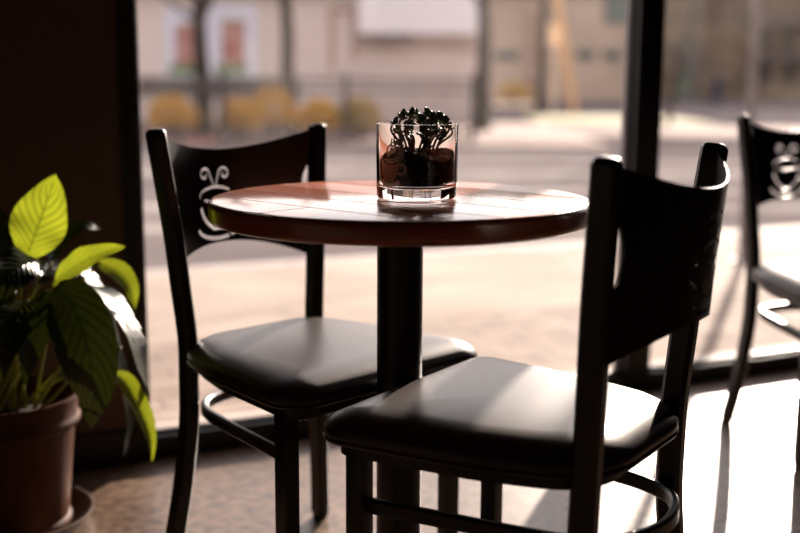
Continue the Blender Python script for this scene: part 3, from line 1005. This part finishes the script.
# ------------------------------------------------------------------ potted plant on the left
PX, PY = -0.825, 2.235
sa = thing('pot_saucer', 'glazed brown saucer on the floor under the terracotta pot', 'saucer', (PX, PY, 0))
bm = bmesh.new()
lathe(bm, [(0.0, 0.0), (0.140, 0.0), (0.150, 0.004), (0.172, 0.030), (0.173, 0.034), (0.170, 0.035), (0.165, 0.032), (0.146, 0.010), (0.138, 0.006), (0.0, 0.006)], 72)
obj('dish', bm, M['saucer_clay'], sa, 50)
pt = thing('plant_pot', 'brown terracotta pot with a thick rim standing left in its saucer', 'flower pot', (PX, PY, 0.0065))
bm = bmesh.new()
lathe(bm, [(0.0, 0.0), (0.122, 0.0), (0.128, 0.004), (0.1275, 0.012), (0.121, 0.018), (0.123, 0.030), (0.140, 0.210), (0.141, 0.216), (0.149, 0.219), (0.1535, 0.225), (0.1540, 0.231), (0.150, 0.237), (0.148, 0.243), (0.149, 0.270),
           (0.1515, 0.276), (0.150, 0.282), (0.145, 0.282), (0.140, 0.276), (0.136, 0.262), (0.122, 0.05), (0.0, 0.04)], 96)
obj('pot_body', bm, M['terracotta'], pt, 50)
bm = bmesh.new(); lathe(bm, [(0.0, 0.05), (0.118, 0.055), (0.1335, 0.245), (0.09, 0.252), (0.0, 0.256)], 48)
for v in bm.verts:
    if v.co.z > .2 and math.hypot(v.co.x, v.co.y) < .12: v.co.z += rnd.uniform(-.004, .004)
obj('potting_soil', bm, M['potting_soil'], pt)

pl = thing('leafy_potted_plant', 'broad-leaved green houseplant with drooping glossy leaves growing from the terracotta pot', 'plant', (PX, PY, 0.262))
PO = Vector((PX, PY, 0.262))
def leaf(name, pts, width, nrm, material, fold=0.25, wave=0.0, pk=0.72, seed=0, stem=None, curlside=0.0):
    """blade along pts (world), full width in metres, nrm = way its upper face looks"""
    P = catmull([Vector(p) for p in pts], 8)
    n, m = len(P), 8
    nrm = Vector(nrm).normalized()
    bm = bmesh.new()
    uvl = bm.loops.layers.uv.new('UVMap')
    rg = random.Random(seed)
    ph = rg.uniform(0, 6)
    grid = []
    for i, p in enumerate(P):
        t = i / (n - 1)
        d = (P[min(i + 1, n - 1)] - P[max(i - 1, 0)]).normalized()
        s = d.cross(nrm).normalized()
        u = s.cross(d).normalized()
        w = width / 2 * (max(0.0, math.sin(PI * min(1.0, t ** pk * 0.985 + 0.012))) ** 0.85)
        w = max(w, 0.0008)
        row = []
        for k in range(m + 1):
            a = (k / m) * 2 - 1
            lift = fold * w * (abs(a) ** 1.3) + wave * width * math.sin(t * 17 + ph + (1.7 if a > 0 else 0)) * abs(a) ** 2
            lift += 0.02 * w * math.cos(2 * PI * 10 * t - abs(a) * 9)
            q = p - PO + s * (a * w * (1 + curlside * a)) + u * lift
            row.append((bm.verts.new(q), (t, k / m)))
        grid.append(row)
    for i in range(n - 1):
        for k in range(m):
            q = [grid[i][k], grid[i][k + 1], grid[i + 1][k + 1], grid[i + 1][k]]
            f = bm.faces.new([x[0] for x in q])
            for lp, x in zip(f.loops, q): lp[uvl].uv = x[1]
    me_o = obj('leaf', bm, material, pl, 80)
    # midrib under the blade and its stalk down to the soil
    bm = bmesh.new()
    a0 = rg.uniform(0, 6.28)
    root = Vector((rg.uniform(.01, .06) * math.cos(a0), rg.uniform(.01, .06) * math.sin(a0), -0.012))
    b = P[0] - PO
    dr = (P[1] - P[0]).normalized()
    if stem is None:
        midp = root.lerp(b, .55) + Vector((0, 0, 0.03)) 
        tube(bm, catmull([root, midp, b - Vector((0, 0, 0.012)) - dr * .004, b + dr * .004], 6), .0032, 7, taper=.6)
        obj('leaf_stalk', bm, M['stem_green'], me_o)
    else:
        bm.free()
    return me_o

def lp(*tri):
    return [spot(u, v, Y) for u, v, Y in tri]
CAMN = (0.25, -1, 0.35)
leaf('a', lp((24, 262, 2.20), (33, 240, 2.21), (43, 212, 2.22), (56, 175, 2.21)), 0.110, (0.25, -1, 0.10), M['leaf'], 0.18, 0.06, pk=1.15, seed=1)
leaf('b', lp((54, 281, 2.16), (70, 270, 2.13), (95, 256, 2.11), (125, 246, 2.10)), 0.068, (-0.2, -0.75, 0.75), M['leaf'], 0.22, 0.03, seed=2)
leaf('c', lp((98, 262, 2.24), (118, 272, 2.24), (130, 288, 2.23), (135, 310, 2.22)), 0.048, (0.6, -0.7, 0.5), M['leaf'], 0.25, 0.02, seed=3)
leaf('d', lp((58, 284, 2.10), (76, 312, 2.05), (88, 350, 2.02), (94, 390, 2.03), (91, 428, 2.06)), 0.118, (0.15, -1, 0.25), M['leaf_shaded'], 0.20, 0.03, seed=4)
leaf('e', lp((84, 283, 2.22), (108, 296, 2.20), (130, 330, 2.18), (143, 370, 2.17), (149, 402, 2.18)), 0.075, (0.75, -0.12, 0.64), M['leaf_shaded'], 0.15, 0.03, seed=5)
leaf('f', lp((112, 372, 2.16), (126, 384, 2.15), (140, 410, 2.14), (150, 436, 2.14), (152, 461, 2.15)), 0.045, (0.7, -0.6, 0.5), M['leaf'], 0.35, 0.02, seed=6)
leaf('g', lp((118, 345, 2.22), (124, 380, 2.22), (129, 420, 2.22), (124, 457, 2.22)), 0.030, (0.85, -0.3, 0.2), M['leaf_shaded'], 0.2, 0.01, seed=7)
leaf('h', lp((40, 262, 2.15), (22, 266, 2.10), (6, 280, 2.06), (-8, 304, 2.04)), 0.080, (0.55, -0.25, 0.75), M['leaf_shaded'], 0.2, 0.06, seed=8)
leaf('i', lp((70, 262, 2.28), (88, 278, 2.30), (106, 310, 2.31), (122, 352, 2.32)), 0.055, (0.7, -0.15, 0.66), M['leaf_shaded'], 0.25, 0.02, seed=9)
leaf('j', lp((28, 300, 2.12), (16, 318, 2.06), (2, 350, 2.03), (-4, 390, 2.04)), 0.085, (-0.1, -1, 0.3), M['leaf_shaded'], 0.2, 0.03, seed=10)
leaf('k', lp((44, 290, 2.14), (40, 320, 2.10), (30, 352, 2.08), (24, 385, 2.08)), 0.060, (0.1, -1, 0.1), M['leaf_shaded'], 0.2, 0.03, seed=11)
leaf('l', lp((10, 262, 2.24), (-2, 236, 2.24), (-14, 214, 2.24), (-24, 200, 2.26)), 0.080, (0.1, -1, 0.3), M['leaf_shaded'], 0.2, 0.03, seed=12)
leaf('m', lp((50, 262, 2.30), (62, 240, 2.36), (84, 226, 2.40), (100, 230, 2.42)), 0.050, (0.0, -0.5, 0.9), M['leaf_shaded'], 0.2, 0.03, seed=13)
leaf('n', lp((56, 300, 2.20), (62, 330, 2.18), (66, 356, 2.17), (64, 384, 2.17)), 0.045, (0.3, -1, 0.1), M['leaf_shaded'], 0.2, 0.03, seed=14)
leaf('o', lp((14, 290, 2.20), (-6, 300, 2.18), (-26, 326, 2.17), (-40, 360, 2.17)), 0.085, (-0.3, -1, 0.4), M['leaf_shaded'], 0.2, 0.03, seed=15)
leaf('p', lp((34, 284, 2.26), (48, 272, 2.30), (66, 268, 2.34), (80, 276, 2.36)), 0.060, (0.0, -0.6, 0.8), M['leaf_shaded'], 0.2, 0.03, seed=16)
leaf('q', lp((20, 320, 2.22), (8, 312, 2.20), (-8, 318, 2.18), (-22, 336, 2.16)), 0.070, (0, -0.8, 0.7), M['leaf_shaded'], 0.2, 0.03, seed=17)
# bright lower stalks
for (a, b, c_) in [((36, 404, 2.22), (40, 375, 2.20), (46, 345, 2.18)), ((34, 408, 2.20), (48, 388, 2.17), (62, 364, 2.14)), ((40, 410, 2.19), (56, 394, 2.15), (70, 380, 2.12))]:
    bm = bmesh.new(); tube(bm, catmull([p - PO for p in lp(a, b, c_)], 6), .0042, 8, taper=.7); obj('stalk', bm, M['stem_green'], pl)

# ------------------------------------------------------------------ beyond the window
def strut_box(bm, a, b, w, d):
    """vertical or leaning square bar from a to b"""
    sweep(bm, [Vector(a), Vector(b)], rect(w, d, min(w, d) * .12), Vector((0, 1, 0)))

# slim grey street pole close to the window
p = spot(742, 262, z=-0.022)
bm = bmesh.new(); tube(bm, [(p.x, p.y, -0.021), (p.x, p.y, 3.2)], 0.026, 14)
sp = thing('street_pole', 'slim grey metal pole standing on the sidewalk outside the right pane', 'pole', (0, 0, 0))
obj('shaft', bm, M['pole_grey'], sp)
bm = bmesh.new(); lathe(bm, [(0, -.021), (.07, -.021), (.07, -.012), (.03, -.004), (.03, .03), (0, .03)], 24, p.x, p.y); obj('base_plate', bm, M['pole_grey'], sp)

# iron fence
YF = 17.6
fx0, fx1 = spot(100, 80, YF).x, spot(474, 80, YF).x
zt, zb = spot(300, 79, YF).z, -0.05
fe = thing('iron_fence', 'low black iron picket fence across the street in front of yellow shrubs', 'fence', (0, YF, 0))
for z in (zt - .01, zt - .17, zb + .12):
    bm = bmesh.new(); add_box(bm, fx0, fx1, -.014, .014, z - .018, z + .018); obj('rail', bm, M['iron_fence'], fe)
bm = bmesh.new(); add_box(bm, -.012, .012, -.012, .012, zb + .001, zt + .045)
pk = obj('picket', bm, M['iron_fence'], fe)
NP = 52
for k in range(NP):
    o = pk if k == 0 else pk.copy()
    if k: COL.objects.link(o); o.parent = fe
    o.location.x = fx0 + (fx1 - fx0) * (k + .5) / NP
bm = bmesh.new(); add_box(bm, -.035, .035, -.035, .035, zb + .001, zt + .09)
ps = obj('fence_post', bm, M['iron_fence'], fe)
for k, u in enumerate((100, 222, 346, 474)):
    o = ps if k == 0 else ps.copy()
    if k: COL.objects.link(o); o.parent = fe
    o.location.x = spot(u, 80, YF).x

def shrub(name, label, cx, Y, zb, rx, rz, mats, seed, n=1500, cat='shrub', group=None, leaf_s=.035):
    rg = random.Random(seed)
    t = thing(name, label, cat, (cx, Y, zb), 0, group)
    bm = bmesh.new()
    for _ in range(26):
        a, e = rg.uniform(0, 6.28), rg.uniform(.3, 1.4)
        d = Vector((math.cos(a) * math.cos(e) * rx, math.sin(a) * math.cos(e) * rx * .6, math.sin(e) * rz * 1.8))
        tube(bm, [Vector((d.x * .06, d.y * .06, 0.0)), d * .5 + Vector((0, 0, .03)), d * .93], .008, 5, taper=.3)
    obj('twigs', bm, M['bark'], t)
    bm = bmesh.new()
    for i in range(n):
        a, e, r = rg.uniform(0, 6.28), math.asin(rg.uniform(-.55, 1)), rg.uniform(.45, 1) ** .5
        bump = 1 + .16 * math.sin(3 * a + seed) * math.cos(2.3 * e)
        c0 = Vector((math.cos(a) * math.cos(e) * rx * r * bump, math.sin(a) * math.cos(e) * rx * .6 * r, rz + math.sin(e) * rz * r * bump))
        if c0.z < .01: continue
        d1 = Vector((rg.gauss(0, 1), rg.gauss(0, 1), rg.gauss(0, 1))).normalized()
        d2 = d1.orthogonal().normalized()
        s = leaf_s * rg.uniform(.6, 1.3)
        f = bm.faces.new([bm.verts.new(c0 + d1 * s), bm.verts.new(c0 + d2 * s * .6), bm.verts.new(c0 - d1 * s), bm.verts.new(c0 - d2 * s * .6)])
        f.material_index = 0 if rg.random() < .7 else 1
    obj('foliage', bm, mats, t, 0)
    return t
yel = [M['petal_yellow'], M['petal_ochre']]
gsh = 'yellow flowering shrubs behind the fence'
def sh(u, vb, Y, rx, rz, label, seed, n=1200, mats=yel, group=gsh):
    q = spot(u, vb, Y)
    return shrub('flowering_shrub', label, q.x, Y, -0.051, rx, rz, mats, seed, n, group=group)
sh(172, 134, 18.4, .42, .34, 'yellow shrub leftmost behind the fence, beside the left tree trunk', 1)
sh(238, 134, 18.3, .36, .32, 'yellow shrub right of the left tree trunk', 2)
sh(272, 134, 18.7, .40, .42, 'tallest yellow shrub, in front of the slim second trunk', 3)
sh(318, 134, 18.3, .34, .32, 'yellow shrub just right of the slim second trunk', 4)
sh(358, 134, 18.4, .42, .33, 'yellow shrub with a green heart, right end of the fence, over the wooden table edge', 5, mats=[M['petal_ochre'], M['poster_green']])

# trees
def tree(name, label, u, vb, Y, r, lean, seed, h=5.0, nb=6, z0=-0.06, first=.45):
    rg = random.Random(seed)
    q = spot(u, vb, Y)
    t = thing(name, label, 'tree', (q.x, Y, z0), 0, 'bare street trees')
    bm = bmesh.new()
    pts = [Vector((lean * k / 6 * h * .2 + rg.uniform(-.03, .03) * (k > 0), rg.uniform(-.03, .03) * (k > 0), h * k / 6)) for k in range(7)]
    cp = catmull(pts, 4)
    sweep(bm, cp, circle(r, 12), Vector((0, 1, 0)), [1.25 - .8 * i / (len(cp) - 1) + (0.35 if i == 0 else 0) for i in range(len(cp))])
    obj('trunk', bm, M['bark'], t)
    bm = bmesh.new()
    for k in range(nb):
        zz = h * rg.uniform(first, .95)
        j = int(zz / h * (len(cp) - 1))
        b0 = cp[j]
        a = rg.uniform(0, 6.28)
        L = rg.uniform(.8, 1.7)
        d = Vector((math.cos(a), math.sin(a) * .6, rg.uniform(.35, .9)))
        b1 = b0 + d * L * .5 + Vector((0, 0, .05)); b2 = b0 + d * L + Vector((rg.uniform(-.2, .2), 0, .25))
        tube(bm, catmull([b0, b1, b2], 5), r * .38, 7, taper=.25)
        for _ in range(4):
            c0 = b1.lerp(b2, rg.uniform(0, .8))
            tube(bm, [c0, c0 + Vector((rg.uniform(-.4, .4), rg.uniform(-.3, .3), rg.uniform(.1, .6)))], r * .14, 5, taper=.3)
    obj('branches', bm, M['bark'], t)
    return t
tree('street_tree', 'bare tree trunk in front of the red posters, left of the window view', 203, 136, 19.2, .13, -.05, 1, nb=12, first=.38)
tree('street_tree', 'slim bare tree trunk between the posters and the white awning', 291, 128, 19.6, .115, -.18, 2)
tree('street_tree', 'thick bare tree trunk just right of the glass planter', 482, 128, 21.5, .125, .02, 3)
tree('street_tree', 'bare tree leaning over the road beyond the right pane', 668, 108, 26.0, .06, .9, 4, nb=9, first=.25, z0=-.08)

# building across the street with posters
YB = 25.0
bl_ = thing('pale_building', 'long pale rendered building across the street behind the fence', 'building', (0, YB, 0))
xa, xb = spot(40, 60, YB).x - 10, spot(484, 60, YB).x
bm = bmesh.new(); add_box(bm, xa, xb, 0, 6, -0.05, 2.75); obj('wall', bm, M['render_pale'], bl_)
bm = bmesh.new(); add_box(bm, xa - .2, xb + .2, -.3, 6.2, 2.75, 2.95); obj('roof', bm, M['dark_band'], bl_)
def pxbox(bm, u0, v0, u1, v1, Y, yfront, yback):
    a, b = spot(u0, v1, Y), spot(u1, v0, Y)
    add_box(bm, a.x, b.x, yfront, yback, a.z, b.z)
bm = bmesh.new(); pxbox(bm, 358, 46, 484, 48, YB, -.06, -.001); obj('moulding', bm, M['brown_band'], bl_)
bm = bmesh.new(); pxbox(bm, 330, 8, 334, 70, YB, -.05, -.001); pxbox(bm, 334, 8, 356, 12, YB, -.05, -.001); pxbox(bm, 352, 12, 356, 60, YB, -.05, -.001); obj('door_frame', bm, M['brown_band'], bl_)
bm = bmesh.new(); pxbox(bm, 138, 78, 300, 96, YB, -.04, -.001); obj('plinth', bm, M['dark_band'], bl_)
aw = thing('awning', 'wide white awning fascia on the pale building with a dark lower edge', 'awning', (0, YB, 0))
bm = bmesh.new(); pxbox(bm, 360, -14, 477, 34, YB, -.5, -.002); obj('fascia', bm, M['white_board'], aw)
bm = bmesh.new(); pxbox(bm, 358, 35, 412, 40, YB, -.52, -.002); obj('lower_edge', bm, M['dark_band'], aw)
def poster(label, u0, u1, v0, v1, ub0, ub1, vb0, vb1, seed):
    t = thing('wall_poster', label, 'poster', (0, YB, 0), 0, 'red and pale blue posters on the pale building')
    bm = bmesh.new(); pxbox(bm, ub0, vb0, ub1, vb1, YB, -.02, -.001); obj('backing', bm, M['poster_blue'], t)
    bm = bmesh.new(); pxbox(bm, u0, v0 + 8, u1, v1 - 10, YB, -.03, -.0201); obj('red_panel', bm, M['poster_red'], t)
    bm = bmesh.new(); pxbox(bm, u0, v0, u1, v0 + 7.8, YB, -.03, -.0201); obj('top_panel', bm, M['poster_brown'], t)
    bm = bmesh.new(); pxbox(bm, u0 - 6, v1 - 9.8, u1 + 2, v1, YB, -.03, -.0201); obj('green_panel', bm, M['poster_green'], t)
poster('pale blue and red poster on the pale building, left of the tree trunk', 176, 193, 24, 74, 166, 200, 8, 77, 1)
poster('pale blue and red poster on the pale building, right of the tree trunk', 222, 245, 20, 74, 208, 256, 4, 77, 2)

# beige building down the street
YC = 50.0
b2 = thing('beige_building', 'beige building with small dark windows far down the street', 'building', (0, YC, 0))
x0c, x1c = spot(440, 60, YC).x, spot(650, 60, YC).x
bm = bmesh.new(); add_box(bm, x0c, x1c, 0, 8, -0.08, 4.6); obj('wall', bm, M['render_beige'], b2)
bm = bmesh.new(); add_box(bm, x0c - .3, x1c + .01, -.4, 8.2, 4.6, 4.85); obj('roof', bm, M['dark_band'], b2)
for (u0, u1, v0, v1) in ((494, 519, 51, 60), (575, 594, 50, 60), (603, 621, 50, 60), (604, 630, -10, 24), (500, 530, -20, -4)):
    bm = bmesh.new(); pxbox(bm, u0, v0, u1, v1, YC, -.06, -.001)
    w = obj('window_frame', bm, M['dark_band'], b2)
    bm = bmesh.new(); pxbox(bm, u0 + 1.2, v0 + 1.2, u1 - 1.2, v1 - 1.2, YC, -.075, -.0601); obj('window_pane', bm, M['teal_glass'], w)
bm = bmesh.new(); pxbox(bm, 528, 10, 534, 100, YC, -.3, -.001); obj('pilaster', bm, M['brown_band'], b2)

# tan building behind the right pane
YD = 55.0
b3 = thing('tan_building', 'brown stone building with an arched doorway behind the right pane', 'building', (0, YD, 0))
x0d, x1d = x1c + .6, spot(900, 60, YD).x + 12
bm = bmesh.new(); add_box(bm, x0d, x1d, 0, 8, -0.08, 5.0); obj('wall', bm, M['render_tan'], b3)
bm = bmesh.new(); add_box(bm, x0d - .3, x1d + .3, -.4, 8.3, 5.0, 5.25); obj('roof', bm, M['dark_band'], b3)
for (u0, u1, v0, v1) in ((752, 830, 14, 26), (752, 830, 52, 62)):
    bm = bmesh.new(); pxbox(bm, u0, v0, u1, v1, YD, -.5, -.001); obj('ledge', bm, M['dark_band'], b3)
for (u0, u1, v0, v1) in ((756, 772, 66, 84), (782, 798, 66, 84), (806, 822, 66, 84), (758, 772, 30, 48), (782, 796, 30, 48)):
    bm = bmesh.new(); pxbox(bm, u0, v0, u1, v1, YD, -.06, -.001); obj('window_pane', bm, M['door_dark'], b3)
a, b = spot(674, 100, YD), spot(702, 34, YD)
cx_, rw = (a.x + b.x) / 2, (b.x - a.x) / 2
bm = bmesh.new()
out = [(cx_ - rw, -.078), (cx_ + rw, -.078)] + [(cx_ + rw * math.cos(R(q)), b.z - rw + rw * math.sin(R(q))) for q in range(0, 181, 12)]
A = [bm.verts.new((x, -.08, z)) for x, z in out]; B = [bm.verts.new((x, -.001, z)) for x, z in out]
bm.faces.new(A); bm.faces.new(B[::-1])
for k in range(len(A)): bm.faces.new((A[k], A[(k + 1) % len(A)], B[(k + 1) % len(A)], B[k]))
dd = obj('arched_doorway', bm, M['door_dark'], b3)
bm = bmesh.new(); add_box(bm, cx_ - rw * .8, cx_ + rw * .35, -.12, -.0801, -.078, (b.z - .08) * .42); obj('door_leaf', bm, M['door_green'], dd)

# dark letter box beside the doorway
q = spot(717, 96, 48)
pb = thing('street_bin', 'dark navy street bin standing right of the arched doorway', 'bin', (q.x, 48, -0.079))
bm = bmesh.new(); lathe(bm, [(0, 0), (.17, 0), (.19, .1), (.20, .95), (0, .95)], 20); obj('body', bm, M['navy'], pb)
bm = bmesh.new(); lathe(bm, [(0, .9505), (.215, .9505), (.21, 1.02), (.12, 1.12), (0, 1.14)], 20); obj('lid', bm, M['navy'], pb)

# poles down the street
q = spot(541, 112, 33)
dp = thing('utility_pole', 'dark wooden utility pole left of the leaning orange pole', 'pole', (q.x, 33, -0.08))
bm = bmesh.new(); tube(bm, [(0, 0, 0), (0, 0, 5.5)], .13, 12, taper=.85); obj('shaft', bm, M['bark'], dp)
bm = bmesh.new(); add_box(bm, -.7, .7, -.06, .06, 4.6, 4.75); obj('crossarm', bm, M['bark'], dp)
a, b = spot(574, 112, 34), spot(553, -30, 34)
op = thing('orange_pole', 'leaning orange pole across the street beside the dark utility pole', 'pole', (0, 0, 0))
bm = bmesh.new(); tube(bm, [(a.x, 34, -.08), (b.x, 34, b.z)], .12, 12); obj('shaft', bm, M['orange_paint'], op)
bm = bmesh.new(); a = spot(548, 46, 34.4); b = spot(561, 24, 34.4); add_box(bm, a.x, b.x, 34.3, 34.35, a.z, b.z)
add_box(bm, a.x + .15, b.x - .15, 34.31, 34.34, -.08, a.z); sg = obj('glow_panel', bm, M['cream_paint'])  # cream panel on a post, added to stand in for a warm glow
tag(sg, 'cream panel on a post added as a warm glow beside the orange pole', 'panel')

# planter trough with a yellow-green bush
q0, q1 = spot(494, 106, 30), spot(533, 106, 30)
tr_ = thing('planter_stand', 'pale raised planter stand on thin legs left of the utility pole', 'planter', (0, 30, -.06))
bm = bmesh.new(); add_box(bm, q0.x, q1.x, -.25, .25, .26, .36, .01); obj('tray', bm, M['cream_paint'], tr_)
for x in (q0.x + .06, q1.x - .06):
    for y in (-.2, .2):
        bm = bmesh.new(); add_box(bm, x - .03, x + .03, y - .03, y + .03, 0.001, .26); obj('leg', bm, M['dark_band'], tr_)
shrub('flowering_shrub', 'ochre shrub in the pale planter stand', (q0.x + q1.x) / 2, 30, .302, .46, .27, [M['petal_ochre'], M['poster_green']], 9, 900, group=gsh)
